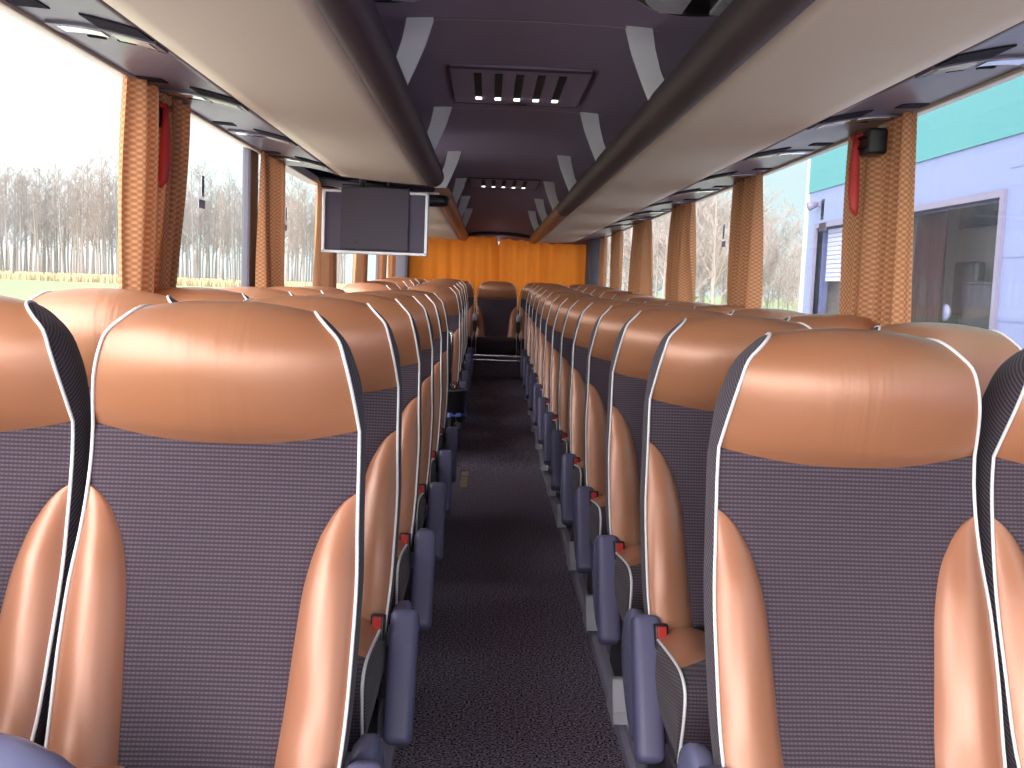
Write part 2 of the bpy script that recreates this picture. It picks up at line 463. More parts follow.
def make_seat(D, kind, s):
    """kind 'aisle' or 'window' or 'bench'; s = -1/+1: the side of the seat (along x) on the aisle"""
    t = bpy.data.objects.new('coach_seat', None); COL.objects.link(t); t.empty_display_size = .05
    link('backrest_panel', D['panel'], M['fabric'], t)
    for q in (-1, 1): link('side_bolster', D['bolster', q], M['leather'], t)
    link('headrest', D['head'], M['leather_head'], t)
    for q in (-1, 1):
        link('side_panel', D['side', q], M['fabric_side'], t)
        link('piping', D['pipe', q], M['piping'], t)
    link('back_shell', D['back'], M['shell'], t)
    c = link('cushion', D['cushion'], M['fabric'], t)
    for q in (-1, 1):
        link('cushion_piping', D['cpipe', q], M['piping'], c)
        link('cushion_bolster', D['cbolster', q], M['leather'], c)
    link('seat_frame', D['frame'], M['shell'], t)
    if kind == 'aisle':
        link('armrest', D['arm', s], M['arm'], t)
        link('side_shield', D['shield', s], M['shield'], t)
        link('seat_foot', D['foot', s], M['silver'], t)
        link('front_bracket', D['clip', s], M['silver'], t)
        b = link('seat_belt_buckle', D['buckle', s], M['black'], t, (s * (.208 if s > 0 else .206), -.232, .438))
        b.rotation_euler = (math.radians(-12), 0, math.radians(s * -8))
        link('release_button', D['button', s], M['red'], b)
        st = MB(); st.tube([(s * .10, -.19, .440), (s * .15, -.205, .437), (s * .21, -.222, .430)], .009, 6)
        link('belt_stalk', SM.setdefault(('stalk', s), st.mesh('belt_stalk', sm=True)), M['black'], t)
    return t

SM = {}
D1 = seat_meshes(1.0)
DB = seat_meshes(.87)
ORD = ['first', 'second', 'third', 'fourth', 'fifth', 'sixth', 'seventh', 'eighth', 'ninth', 'tenth', 'eleventh', 'twelfth', 'thirteenth', 'fourteenth']
proto = {}
def place_seat(kind, s, x, y, z, label, D=D1, rz=0):
    key = (kind, s)
    if key not in proto:
        o = make_seat(D, kind, s); proto[key] = o
    else:
        o = copy_tree(proto[key])
    o.location = (x, y, z); o.rotation_euler = (0, 0, rz)
    grp = {'aisle': 'coach seats along the aisle', 'window': 'coach seats along the windows', 'bench': 'coach seats of the rear bench'}[kind]
    tag(o, label, 'seat', grp)
    return o

LROWS = [0, 1, 2, 3, 4, 5, 8, 9, 10, 11, 12]
RROWS = list(range(13))
XA, XN = .521, .992
for side, rows, yy, nm in ((-1, LROWS, 1.674, 'the hanging monitor side'), (1, RROWS, 1.687, 'the teal building side')):
    for n, i in enumerate(rows):
        y = yy + PIT * i; z = rise(y) + (.006 if side < 0 else -.002)
        place_seat('aisle', -side, side * XA, y, z, f'copper and grey aisle seat, {ORD[n]} row back on {nm}')
        place_seat('window', -side, side * XN, y, z, f'copper and grey seat beside the windows, {ORD[n]} row back on {nm}')
YB = 11.22
bl = {-2: 'copper leather bench seat in the rear corner on the side of the hanging monitor', -1: 'copper leather bench seat next to the middle one, towards the hanging monitor side',
      0: 'copper leather seat with black centre facing down the aisle at the rear curtain', 1: 'copper leather bench seat next to the middle one, towards the teal building side',
      2: 'copper leather bench seat in the rear corner on the side of the teal building'}
for k in range(-2, 3):
    o = place_seat('bench', 1, .005 + .475 * k, YB, .185, bl[k], DB)
    if k == 0:
        bench0 = o
for s in (-1, 1):
    m = MB(); m.box(s * .218, s * .258, -.16, -.06, .40, .62); a = m.build('armrest', M['black'], bench0, bevel=.012)
    m = MB(); m.box(s * .215, s * .261, -.165, -.055, .62, .70); m.build('armrest_cap', M['silver'], a, bevel=.014)

# ------------------------------------------------------------------ floor, podiums, rails
FX = .293
def floor_z(Y):
    return 0.0 if Y < 6.4 else min(.236, .236 * (Y - 6.4) / 4.0)
m = MB(); ys = [Y0, 0, 2, 4, 6.4, 7.4, 8.4, 9.4, 10.4]
m.grid([[(-FX - .03, y, floor_z(y)), (FX + .03, y, floor_z(y))] for y in ys])
m.grid([[(-FX - .03, y, floor_z(y) - .08), (FX + .03, y, floor_z(y) - .08)] for y in ys])
struct(m.build('floor', M['carpet']))
for s, nm in ((-1, 'left'), (1, 'right')):
    m = MB()
    prof = [(FX, -.02), (FX, .030), (FX + .012, .042), (FX + .035, .042), (FX + .040, .034), (FX + .052, .034), (FX + .057, .050), (FX + .085, .050), (FX + .085, -.02)]
    m.grid([[(s * px, y, pz + floor_z(y)) for px, pz in prof] for y in ys])
    struct(m.build('baseboard_' + nm, M['rail']))
    m = MB()
    m.grid([[(s * (FX + .08), y, .045 + floor_z(y)), (s * XW, y, .045 + floor_z(y))] for y in ys + [11.7]])
    struct(m.build('floor_' + nm, M['podium']))
# raised rear platform with its two bright nosings
m = MB(); m.box(-.40, .40, 10.44, Y1, .02, .465)
struct(m.build('floor_rear', M['carpet'], bevel=.004, seg=1))
for k, (z, y) in enumerate(((.475, 10.45), (.428, 10.432))):
    m = MB(); m.box(-.27, .27, y - .012, y + .02, z - .006, z + .006)
    struct(m.build('trim_%d' % (k + 1), M['chrome'], bevel=.003, seg=1))

# ------------------------------------------------------------------ walls, ceiling
WB, WT = .86, 1.765                     # window opening
PILL = [-.1, 1.62, 3.28, 5.0, 6.66, 8.38, 10.06, 11.55]
for s, nm in ((-1, 'left'), (1, 'right')):
    m = MB(); m.box(s * XW, s * (XW + .07), Y0, Y1, -.95, WB); m.box(s * XW, s * (XW + .02), Y0, Y1, 1.79, HW + .1)
    struct(m.build('wall_' + nm, M['wall']))
    # rounded window sill
    m = MB(); m.box(s * 1.155, s * XW, Y0, Y1, WB - .09, WB + .012)
    struct(m.build('trim_sill_' + nm, M['pillar'], bevel=.01))
m = MB()
def ceil_pt(x, Y):
    drop = .21 * max(0, (Y - 10.3) / 1.3) ** 2
    return HW - .025 * (x / .55) ** 2 - drop
cy = [Y0, 1, 2, 3, 4, 5, 6, 7, 8, 9, 10, 10.3, 10.6, 10.9, 11.2, 11.45, Y1]
xs = [-1.2, -.9, -.6, -.5, -.4, -.3, -.2, -.1, 0, .1, .2, .3, .4, .5, .6, .9, 1.2]
m.grid([[(x, y, ceil_pt(max(-.6, min(.6, x)), y)) for x in xs] for y in cy])
m.grid([[(x, y, 2.06) for x in xs] for y in cy])
struct(m.build('ceiling', M['ceil'], sm=True))
# seam strips across the ceiling
BRY = [1.50, 2.94, 4.37, 5.80, 7.25, 8.68, 10.1]
for k, y in enumerate(BRY[1:]):
    m = MB(); m.grid([[(x, y + dy, ceil_pt(x, y) - .0035) for x in [-.36, -.2, 0, .2, .36]] for dy in (-.003, .003)])
    struct(m.build('trim_%d' % (k + 3), M['trim']))
# rear wall: frame around the rear window
m = MB(); m.box(-XW, XW, Y1, Y1 + .06, -.95, .95); m.box(-XW, XW, Y1, Y1 + .06, 1.78, 2.06)
m.box(-XW, -1.0, Y1, Y1 + .06, .95, 1.78); m.box(1.0, XW, Y1, Y1 + .06, .95, 1.78)
struct(m.build('wall_rear', M['wall']))
m = MB(); m.box(-1.0, 1.0, Y1 + .02, Y1 + .026, .95, 1.78); struct(m.build('window_rear', M['glass']))
m = MB(); m.tube([(-.42 + .84 * k / 16, 11.42, 1.728 + .045 * (1 - (k / 8 - 1) ** 2)) for k in range(17)], .02, 8)
struct(m.build('trim_rear_arch', M['rackrail'], sm=True))
# corner posts at the rear
for s, nm in ((-1, 'left'), (1, 'right')):
    m = MB(); m.box(s * 1.0, s * 1.2, 11.35, 11.7, .8, 1.78); struct(m.build('trim_rear_' + nm, M['pillar'], bevel=.03))
# window panes and pillars
wn = 0
for s in (-1, 1):
    for k in range(len(PILL)):
        y = PILL[k] - (.34 if s < 0 and k == 3 else 0)
        m = MB(); m.box(s * 1.165, s * 1.205, y - .08, y + .08, WB - .02, WT + .02)
        struct(m.build('trim_pillar_' + ('left' if s < 0 else 'right'), M['pillar'], bevel=.012))
        if k < len(PILL) - 1:
            wn += 1
            m = MB(); m.box(s * 1.212, s * 1.217, y + .06, PILL[k + 1] - .06, WB - .01, 1.80)
            struct(m.build('window_%d' % wn, M['glass']))

# ------------------------------------------------------------------ overhead racks
RB = dict(tube=(.432, 1.745, .068))
def rack(name, s, y0, y1, label, cap=False, capfront=False, seam=None):
    r = thing('luggage_rack', label, 'luggage rack', (s * .8, y0, 1.70), 0, 'overhead luggage racks')
    ox, oy, oz = s * .8, y0, 1.70
    n = 6; yl = [y0 + (y1 - y0) * k / n - oy for k in range(n + 1)]
    def strip(prof, mname, part, close=False):
        m = MB(); m.grid([[(s * px - ox, y, pz - oz) for px, pz in prof] for y in yl], close=close)
        if close:
            for yy in (yl[0], yl[-1]):
                m.add([(s * px - ox, yy, pz - oz) for px, pz in prof], [tuple(range(len(prof)))])
        return m.build(part, M[mname], r, sm=True)
    # beige underside with slight belly, closed back to the wall above
    und = [(.41 + (.849 - .41) * k / 8, 1.681 + .0285 * k / 8 - .006 * sin(pi * k / 8)) for k in range(9)]
    strip(und + [(.849, 1.735), (.41, 1.735)], 'beige', 'underside_panel', True)
    cx, cz, rr = .3925, 1.7255, .052
    circ = [(cx + rr * cos(a) * (1 if cos(a) > 0 else 1.05), cz + rr * sin(a) * 1.0) for a in [2 * pi * k / 28 for k in range(28)]]
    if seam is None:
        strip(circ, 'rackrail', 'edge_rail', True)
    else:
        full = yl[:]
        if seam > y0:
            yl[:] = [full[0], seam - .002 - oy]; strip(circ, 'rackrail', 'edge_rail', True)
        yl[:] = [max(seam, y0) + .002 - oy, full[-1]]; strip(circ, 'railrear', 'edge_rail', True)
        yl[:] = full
    if cap:
        pass
    psu = [(.849 + (1.135 - .849) * k / 8, 1.7105 + (1.752 - 1.7105) * k / 8 + .010 * sin(pi * k / 8)) for k in range(9)]
    strip(psu + [(1.135, 1.79), (.849, 1.79)], 'psu', 'service_strip', True)
    strip([(1.128, 1.744), (1.150, 1.748), (1.168, 1.756), (1.198, 1.762), (1.198, 1.80), (1.128, 1.80)], 'trim', 'window_trim', True)
    # rack floor back to the wall
    strip([(.50, 1.735), (1.19, 1.80), (1.19, 1.81), (.50, 1.745)], 'ceil_dark', 'rack_floor', True)
    if capfront:
        m = MB(); m.tube([(s * px - ox, -.03, 1.684 - oz) for px in (.352, .362, .39, .6, .75, .86)], [.018, .031, .036, .036, .036, .030], 12)
        m.build('end_bar', M['black'], r, sm=True)
    return r
rack('l', -1, Y0, 5.14, 'long beige bottomed rack with dark rail ending at the monitor', cap=True)
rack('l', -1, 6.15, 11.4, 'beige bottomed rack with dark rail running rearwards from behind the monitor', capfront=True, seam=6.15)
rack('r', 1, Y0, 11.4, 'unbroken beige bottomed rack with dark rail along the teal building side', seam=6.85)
# window head trim across the gap above the door
m = MB(); m.box(-1.198, -1.128, 5.14, 6.15, 1.755, 1.80); struct(m.build('trim_door_head', M['trim'], bevel=.008))

# ceiling brackets
bp = [(.268, 0), (.335, 0), (.346, -.06), (.364, -.12), (.386, -.165), (.405, -.200), (.345, -.200), (.318, -.14), (.289, -.07)]
bme = {}
for s in (-1, 1):
    m = MB(); m.prism([(s * px, pz) for px, pz in bp], -.012, .012, 'y'); bme[s] = m.mesh('rack_bracket', bevel=.004)
for s in (-1, 1):
    for n, y in enumerate(BRY[1:]):
        if s < 0 and 4.97 < y < 6.15 and False: continue
        o = link('rack_bracket', bme[s], M['bracket'], None, (-.013 if s < 0 else 0, y, HW - .008))
        tag(o, f'pale grey ceiling bracket, {ORD[n]} from the front on the {"hanging monitor" if s < 0 else "teal building"} side', 'bracket', 'ceiling brackets')

# service panels over the seats
def service_panel(s, y, label):
    r = thing('service_panel', label, 'overhead panel', (s * .99, y, 1.735), 0, 'service panels over the seats')
    def on(px, dy, d=0):   # point on the strip underside
        k = (px - .849) / .286
        z = 1.7105 + .0415 * k + .010 * sin(pi * k)
        return (s * px - s * .99, dy, z - d - 1.735)
    def plate(px0, px1, a0, a1, th, part, mt, skew=0.0, bulge=0.0):
        rows_b = []; rows_t = []
        for i in range(7):
            f = i / 6; px = px0 + (px1 - px0) * f
            cur = bulge * sin(pi * f)
            rows_b.append([on(px, a + skew * f + cur * (1 if j else .4), th + .004 * sin(pi * j)) for j, a in enumerate((a0, (a0 + a1) / 2, a1))])
            rows_t.append([on(px, a + skew * f + cur * (1 if j else .4), -.006) for j, a in enumerate((a0, (a0 + a1) / 2, a1))])
        m = MB(); m.grid(rows_b); m.grid(rows_t)
        m.grid([rows_b[0], rows_t[0]]); m.grid([rows_b[-1], rows_t[-1]])
        m.grid([[a[0] for a in rows_b], [a[0] for a in rows_t]]); m.grid([[a[-1] for a in rows_b], [a[-1] for a in rows_t]])
        return m.build(part, mt, r, weld=True)
    plate(.862, .985, -.125, -.015, .004, 'speaker_grille', M['grille'])
    plate(1.045, 1.118, -.19, -.125, .003, 'air_vent', M['grille'])
    plate(.862, 1.11, -.002, .085, .007, 'lamp_housing', M['psu'], bulge=-.025)
    plate(.880, .965, .006, .066, .010, 'lamp_lens', M['lens'], bulge=-.008)
    plate(.985, 1.085, .000, .055, .010, 'reading_lens', M['chrome'], bulge=-.008)
    for k in range(3):
        plate(.880 + .07 * k, .920 + .07 * k, .112, .128, .003, 'call_button', M['grille'])
    return r
for n in range(9):
    service_panel(1, 2.27 + .79 * n, f'grey lamp and speaker panel under the rack, {ORD[n]} on the teal building side')
n = 0
for k in range(11):
    y = 2.36 + .80 * k
    if 4.9 < y < 6.3: continue
    service_panel(-1, y, f'grey lamp and speaker panel under the rack, {ORD[n]} on the hanging monitor side'); n += 1

# ceiling outlets (round, black, ribbed)
for s in (-1, 1):
    r = thing('ceiling_outlet', 'round black ceiling outlet with pale ribbed inserts, above the rail on the ' + ('hanging monitor side' if s < 0 else 'teal building side'), 'air outlet', (s * .395, 2.39, HW - .02), 0, 'ceiling outlets')
    m = MB(); seg = 40
    rings = [(.215, .012), (.215, -.006), (.205, -.020), (.17, -.026), (.0001, -.028)]
    m.grid([[(rr * .9 * cos(2 * pi * k / seg), rr * 1.35 * sin(2 * pi * k / seg), zz) for k in range(seg)] for rr, zz in rings], close=True)
    m.build('housing', M['black'], r, sm=True)
    for q in (-1, 1):
        g = MB()
        for k in range(26):
            yy = -.20 + .016 * k
            w = .155 * sqrt(max(0, 1 - (yy / .25) ** 2))
            x0, x1 = (.035, max(.037, w)) if q > 0 else (-max(.037, w), -.035)
            g.box(x0, x1, yy - .0052, yy + .0052, -.036, -.025)
        g.build('ribbed_insert', M['ribgrey'], r)
    m = MB(); m.tube([(.205 * .9 * cos(2 * pi * k / seg), .205 * 1.35 * sin(2 * pi * k / seg), -.018) for k in range(seg + 1)], .004, 6); m.build('rim', M['chrome'], r, sm=True)

# roof hatch panels with five slots
def hatch(yc, label):
    r = thing('roof_hatch', label, 'roof hatch', (-.012, yc, HW - .012), 0, 'roof hatch panels')
    m = MB(); m.box(-.265, .265, -.33, .33, -.004, .014); m.build('panel', M['ceil'], r, bevel=.003, seg=1)
    m = MB()
    for (a, b, c, d) in ((-.268, -.262, -.333, .333), (.262, .268, -.333, .333), (-.268, .268, -.333, -.327), (-.268, .268, .327, .333)):
        m.box(a, b, c, d, -.006, .002)
    m.build('gap', M['rackrail'], r)
    m = MB(); m.box(-.045, .045, .285, .305, -.012, 0); m.build('handle', M['rackrail'], r, bevel=.003)
    for k in range(5):
        x = -.16 + .08 * k
        m = MB(); m.box(x - .0145, x + .0145, -.265, .215, -.0065, .002); sl = m.build('slot', M['ceil_dark'], r)
        m = MB(); m.box(x - .0125, x + .0125, .175, .212, -.010, -.004); m.build('light_lens', M['led'], sl)
    return r
H1 = hatch(3.87, 'slotted hatch panel with five small lights in the front part of the ceiling')
H2 = hatch(7.46, 'slotted hatch panel with five small lights in the rear part of the ceiling')

for h_ in (H1, H2): h_.scale = (.93, 1, 1)

# ------------------------------------------------------------------ hanging monitor
tv = thing('hanging_monitor', 'dark flat monitor in a silver frame hanging from the end of the rack', 'monitor', (-.684, 5.215, 1.646))
tv.scale = (1.0, 1.0, .985)
m = MB(); m.box(-.258, .258, .0, .05, -.305, -.005); m.build('back_cover', M['tvback'], tv, bevel=.008)
m = MB()
m.box(-.268, -.252, -.008, .052, -.318, .002); m.box(.252, .268, -.008, .052, -.318, .002)
m.box(-.268, .268, -.008, .052, -.320, -.305); m.box(-.268, .268, -.008, .052, -.010, .003)
m.build('frame', M['tvframe'], tv, bevel=.003, seg=1)
m = MB(); m.box(-.172, .172, -.016, .0, -.298, .018); m.build('mounting_plate', M['tvdark'], tv, bevel=.005)
m = MB(); m.tube([(-.07, .01, .018), (-.07, .01, .10)], .014, 8); m.tube([(.07, .01, .018), (.07, .01, .10)], .014, 8); m.tube([(-.17, .01, .022), (.17, .01, .022)], .012, 10)
m.build('hinge', M['black'], tv, sm=True)
m = MB(); m.tube([(-.09, -.018, -.262), (-.09, -.012, -.262)], .005, 8); m.build('sensor', M['black'], tv)

# ------------------------------------------------------------------ curtains
def curtain_mesh(name, s, w0, w1, z0, z1, folds, amp, seed, lean=0.0, bunch=.0):
    rnd = random.Random(seed); ph = rnd.random() * 6; ph2 = rnd.random() * 6
    nu, nv = 72, 26; V = []; F = []; UV = []
    cloth_w = (w0 + w1) * .5 * 1.35
    for j in range(nv + 1):
        v = j / nv; z = z0 + (z1 - z0) * v
        w = w0 + (w1 - w0) * v ** .8 + .012 * sin(3 * v + ph)
        for i in range(nu + 1):
            u = i / nu
            a = amp * (.75 + .25 * sin(2.3 * v + ph2)) * (1 - .35 * v ** 6)
            uu = u + .014 * sin(2 * pi * folds * .5 * u + ph) + .01 * sin(5 * v + 9 * u + ph2)
            x = a * (sin(2 * pi * folds * uu + ph) + .35 * sin(2 * pi * folds * 2.1 * uu + ph2))
            y = (u - .5) * w + lean * (1 - v)
            zz = z + (.004 * sin(2 * pi * folds * 2 * u) if j == nv else 0)
            V.append((s * x, y, zz)); UV.append((u * cloth_w, z))
    for j in range(nv):
        for i in range(nu):
            a = j * (nu + 1) + i; F.append((a, a + 1, a + nu + 2, a + nu + 1))
    me = bpy.data.meshes.new(name); me.from_pydata(V, [], F)
    uvl = me.uv_layers.new(name='UVMap')
    for lp in me.loops: uvl.data[lp.index].uv = UV[lp.vertex_index]
    smooth(me); return me
CT = 1.768
def curtain(s, y, w0, w1, seed, label, folds=5, amp=.020, lean=0.0, x=1.125):
    me = curtain_mesh('window_curtain', s, w0, w1, .80 - 1.28, CT - 1.28, folds, amp, seed, lean)
    o = link('window_curtain', me, M['curtain'], None, (s * x, y, 1.28))
    tag(o, label, 'curtain', 'gathered window curtains')
    return o
# two-panel curtains at the first visible pillar, one bundle at each pillar further back
curtain(-1, 3.12, .25, .33, 1, 'amber patterned curtain panel hiding a hammer holder, nearest on the hanging monitor side', 3, .036, -.06)
curtain(-1, 3.385, .14, .20, 2, 'narrow amber patterned curtain panel just behind the hammer, hanging monitor side', 2.5, .030, -.24)
curtain(1, 3.085, .24, .20, 3, 'amber patterned curtain panel in front of the red hammer on the teal building side', 3, .036, -.04)
curtain(1, 3.375, .20, .25, 4, 'narrow amber curtain panel just behind the red hammer on the teal building side', 2.5, .030, -.06)
LW = [(4.84, .50, .54), (6.45, .80, .80), (8.20, .70, .70), (9.85, .55, .55), (10.80, .40, .44)]
RW = [(4.90, .55, .52), (6.54, .60, .60), (8.28, .85, .80), (9.85, .80, .75), (11.0, .40, .44)]
for n, (y, a, b) in enumerate(LW):
    curtain(-1, y, a, b, 10 + n, f'amber gathered curtain, {ORD[n + 1]} bundle from the front on the hanging monitor side', 5, .040, -.02)
for n, (y, a, b) in enumerate(RW):
    curtain(1, y, a, b, 30 + n, f'amber gathered curtain, {ORD[n + 1]} bundle from the front on the teal building side', 5, .042, -.1)

# rear curtains, two halves with a slit at the top
def rear_curtain(x0, x1, seed, label):
    rnd = random.Random(seed); nu, nv = 90, 18; V = []; F = []
    cx = (x0 + x1) / 2
    for j in range(nv + 1):
        v = j / nv
        for i in range(nu + 1):
            u = i / nu; x = x0 + (x1 - x0) * u
            # the inner edge pulls away near the top
            edge = max(0, (v - .80) / .20) * .048
            if x0 < -.5: x -= edge * u ** 8
            else: x += edge * (1 - u) ** 8
            top = 1.775 - .028 * ((x / .95) ** 2)
            z = .92 + (top - .92) * v
            y = .024 * sin(2 * pi * 7.0 * u + .8 * sin(3 * u + seed)) * (.7 + .3 * sin(7 * u + seed)) + .008 * sin(31 * u + 3 * v + seed)
            V.append((x - cx, y, z - 1.35))
    for j in range(nv):
        for i in range(nu):
            a = j * (nu + 1) + i; F.append((a, a + 1, a + nu + 2, a + nu + 1))
    me = bpy.data.meshes.new('rear_curtain'); me.from_pydata(V, [], F); smooth(me)
    o = link('rear_curtain', me, M['rear_curtain'], None, (cx, 11.585 + (.05 if x0 > -.5 else 0), 1.35))
    tag(o, label, 'curtain', 'rear window curtains')
rear_curtain(-1.02, .014, 3, 'glowing orange curtain half over the rear window, on the hanging monitor side')
rear_curtain(-.010, 1.02, 5, 'glowing orange curtain half over the rear window, on the teal building side')

# ------------------------------------------------------------------ emergency hammers
def hammer(s, y, label):
    r = thing('emergency_hammer', label, 'hammer', (s * (1.075 if s > 0 else 1.145), y, 1.607), 0, 'emergency hammers')
    m = MB(); m.box(-.03, .03, -.045, .045, .035, .115); m.build('holder', M['black'], r, bevel=.012, seg=3)
    m = MB(); m.box(-.04, .0, -.035, .035, .055, .062); m.box(-.04, .0, -.035, .035, .085, .092); m.build('holder_rib', M['grille'], r, bevel=.002)
    k = .035 if s > 0 else .0
    m = MB(); pts = [(-s * .035, k, .105), (-s * .04, k, .06), (-s * .04, k, .0), (-s * .04, k - .01, -.08), (-s * .04, k - .02, -.125), (-s * .035, k - .03, -.15)]
    m.tube(pts, [.011, .012, .017, .018, .015, .004], 8); m.build('handle', M['red'], r, sm=True)
    m = MB(); m.tube([(-s * .035, k - .04, .098), (-s * .035, k + .04, .098)], [.006, .012], 8); m.build('head', M['red'], r, sm=True)
hammer(1, 3.165, 'red hammer in a black holder between curtains on the teal building side')
hammer(-1, 3.20, 'red hammer in a black holder half hidden by curtain on the monitor side')

# ------------------------------------------------------------------ stickers on the panes
def sticker_mats():
    m = mat('pale_sticker', (.40, .46, .56), .5); return m
M['stick'] = sticker_mats(); M['stick2'] = mat('grey_sticker', (.42, .42, .55), .5); M['ink'] = mat('sticker_ink', (.05, .05, .14), .5)
def sticker(s, y, z, label):
    r = thing('window_sticker', label, 'sticker', (s * 1.2105, y, z), 0, 'stickers on the side windows')
    m = MB(); m.box(-.0008, .0008, -.018, .018, -.005, .075); m.build('sign', M['stick'], r)
    m = MB(); n = 24
    m.grid([[(-s * .0012, rr * cos(2 * pi * k / n) * 1.0, .035 + 1.7 * rr * sin(2 * pi * k / n)) for k in range(n)] for rr in (.0105, .0155)], close=True)
    m.box(-s * .0014, -s * .0012, -.003, .003, .022, .048)
    m.build('emblem', M['ink'], r)
    m = MB(); m.box(-.0008, .0008, -.055, .032, -.050, -.018); m.build('tab', M['stick2'], r)
for n, y in enumerate((2.30, 3.99, 5.60)):
    sticker(-1, y, 1.50, ['small sign sticker high on the nearest pane over the green field', 'small sign sticker on the pane between the first two curtains, field side', 'small sign sticker on the pane beside the monitor, field side'][n])
for n, y in enumerate((4.02, 5.71)):
    sticker(1, y, 1.51, ['small sign sticker on the pane before the teal building edge', 'small tall sticker on the pane in front of bare trees, teal building side'][n])

# ------------------------------------------------------------------ front partition corner, bin, pole, stair partition
r = thing('front_partition', 'rounded blue grey plastic top in front of the nearest window seat', 'partition', (-.85, 1.2, .045))
m = MB()
pts = [(.42 - 1.15 * k / 14, 0, 0) for k in range(15)]
rows = []
for k in range(15):
    f = k / 14; x = .330 - .62 * f
    top = .590 - .545 * max(0, 1 - f * 3.2) ** 2.2 * .22
    n = 16; row = []
    for a in range(n):
        th = pi * a / (n - 1)
        row.append((x, .055 * cos(th), top - .07 + .07 * sin(th)))
    rows.append([(x, .055, 0)] + row + [(x, -.055, 0)])
m.grid(rows); m.add(rows[0], [tuple(range(18))]); m.add(rows[-1], [tuple(range(18))])
m.build('panel', M['shield'], r, sm=True)

r = thing('stair_partition', 'dark partition with a chrome pole behind the sixth row at the stairwell', 'partition', (-.60, 6.62, .05))
m = MB(); m.box(-.50, .235, -.015, .015, 0, .86); m.build('panel', M['wall'], r, bevel=.008)
m = MB(); m.tube([(.275, -.02, .0), (.275, -.02, .80), (.268, -.02, .83), (.235, -.02, .84)], .016, 10); m.build('pole', M['chrome'], r, sm=True)
r = thing('waste_bin', 'small black bucket bin with a blue bag hanging at the chrome pole', 'bin', (-.285, 6.47, .36))
m = MB(); n = 24
prof = [(.0001, 0), (.060, .0), (.064, .01), (.072, .15), (.077, .155), (.077, .165), (.071, .165), (.066, .14), (.058, .01), (.0001, .006)]
m.grid([[(rr * cos(2 * pi * k / n), rr * sin(2 * pi * k / n), zz) for k in range(n)] for rr, zz in prof], close=True)
m.build('bucket', M['black'], r, sm=True)
m = MB(); m.grid([[((.066 + .012 * q + .010 * sin(5 * a + 2 * q)) * cos(a), (.066 + .012 * q + .01 * sin(5 * a)) * sin(a), .02 - .035 * q - .015 * cos(a - 2.2) * q) for a in [2 * pi * k / n for k in range(n)]] for q in (0, .5, 1)], close=True)
m.build('bag_liner', M['bag'], r, sm=True)
m = MB(); m.tube([(-.02, .074, .15), (-.01, .095, .16), (.0, .118, .15), (.01, .118, .11)], .006, 6); m.build('hook', M['silver'], r, sm=True)
# yellow-grey patch beside the aisle near the stair
m = MB(); m.box(-.020, .020, -.30, .02, 0, .004); m.box(-.020, .020, .06, .20, 0, .004)
o = m.build('floor_marker', mat('worn_yellow_tape', (.26, .21, .13), .7, noise=.4, nscale=40), None, (-.203, 6.20, .001))
tag(o, 'worn yellow strip on the carpet edge before the stairwell', 'marking')

# ------------------------------------------------------------------ outside
GZ = -1.0
M['grass'] = mat('pale_green_field', (.25, .32, .165), .95, spec=.1, noise=.25, nscale=.4)
m = MB(); m.grid([[(-420 + 60 * i, -60 + 60 * j, GZ) for i in range(15)] for j in range(13)])
struct(m.build('ground', M['grass']))
M['bounce_ground'] = mat('pale_bounce_ground', (.60, .58, .57), .9, noise=.1, nscale=.8)
m = MB(); m.box(-9, 14, -30, 34, GZ - .1, GZ + .02); struct(m.build('ground_bounce', M['bounce_ground']))  # unseen pale ground, added to bounce daylight up onto racks and ceiling
M['reed'] = mat('dry_reed', (.46, .34, .19), .9, spec=.1)
M['bark'] = mat('grey_brown_bark', (.25, .205, .19), .9, spec=.1, noise=.3, nscale=3)
M['bark2'] = mat('red_brown_twigs', (.38, .31, .29), .9, spec=.1, noise=.3, nscale=3)
rnd = random.Random(3)
m = MB()
for k in range(5200):
    x = -150 + 150 * rnd.random(); y = 172 + 6 * rnd.random() + .1 * (x + 90)
    h = .7 + .8 * rnd.random(); w = .16 + .15 * rnd.random(); a = rnd.random() * 3
    dx, dy = w * cos(a), w * sin(a); lx = .3 * (rnd.random() - .5)
    m.add([(x - dx, y - dy, GZ), (x + dx, y + dy, GZ), (x + dx * .5 + lx, y, GZ + h), (x - dx * .5 + lx, y, GZ + h)], [(0, 1, 2, 3)])
o = m.build('dry_reeds', M['reed']); tag(o, 'strip of dry golden reeds between green field and bare wood', 'reeds', None, 'stuff')

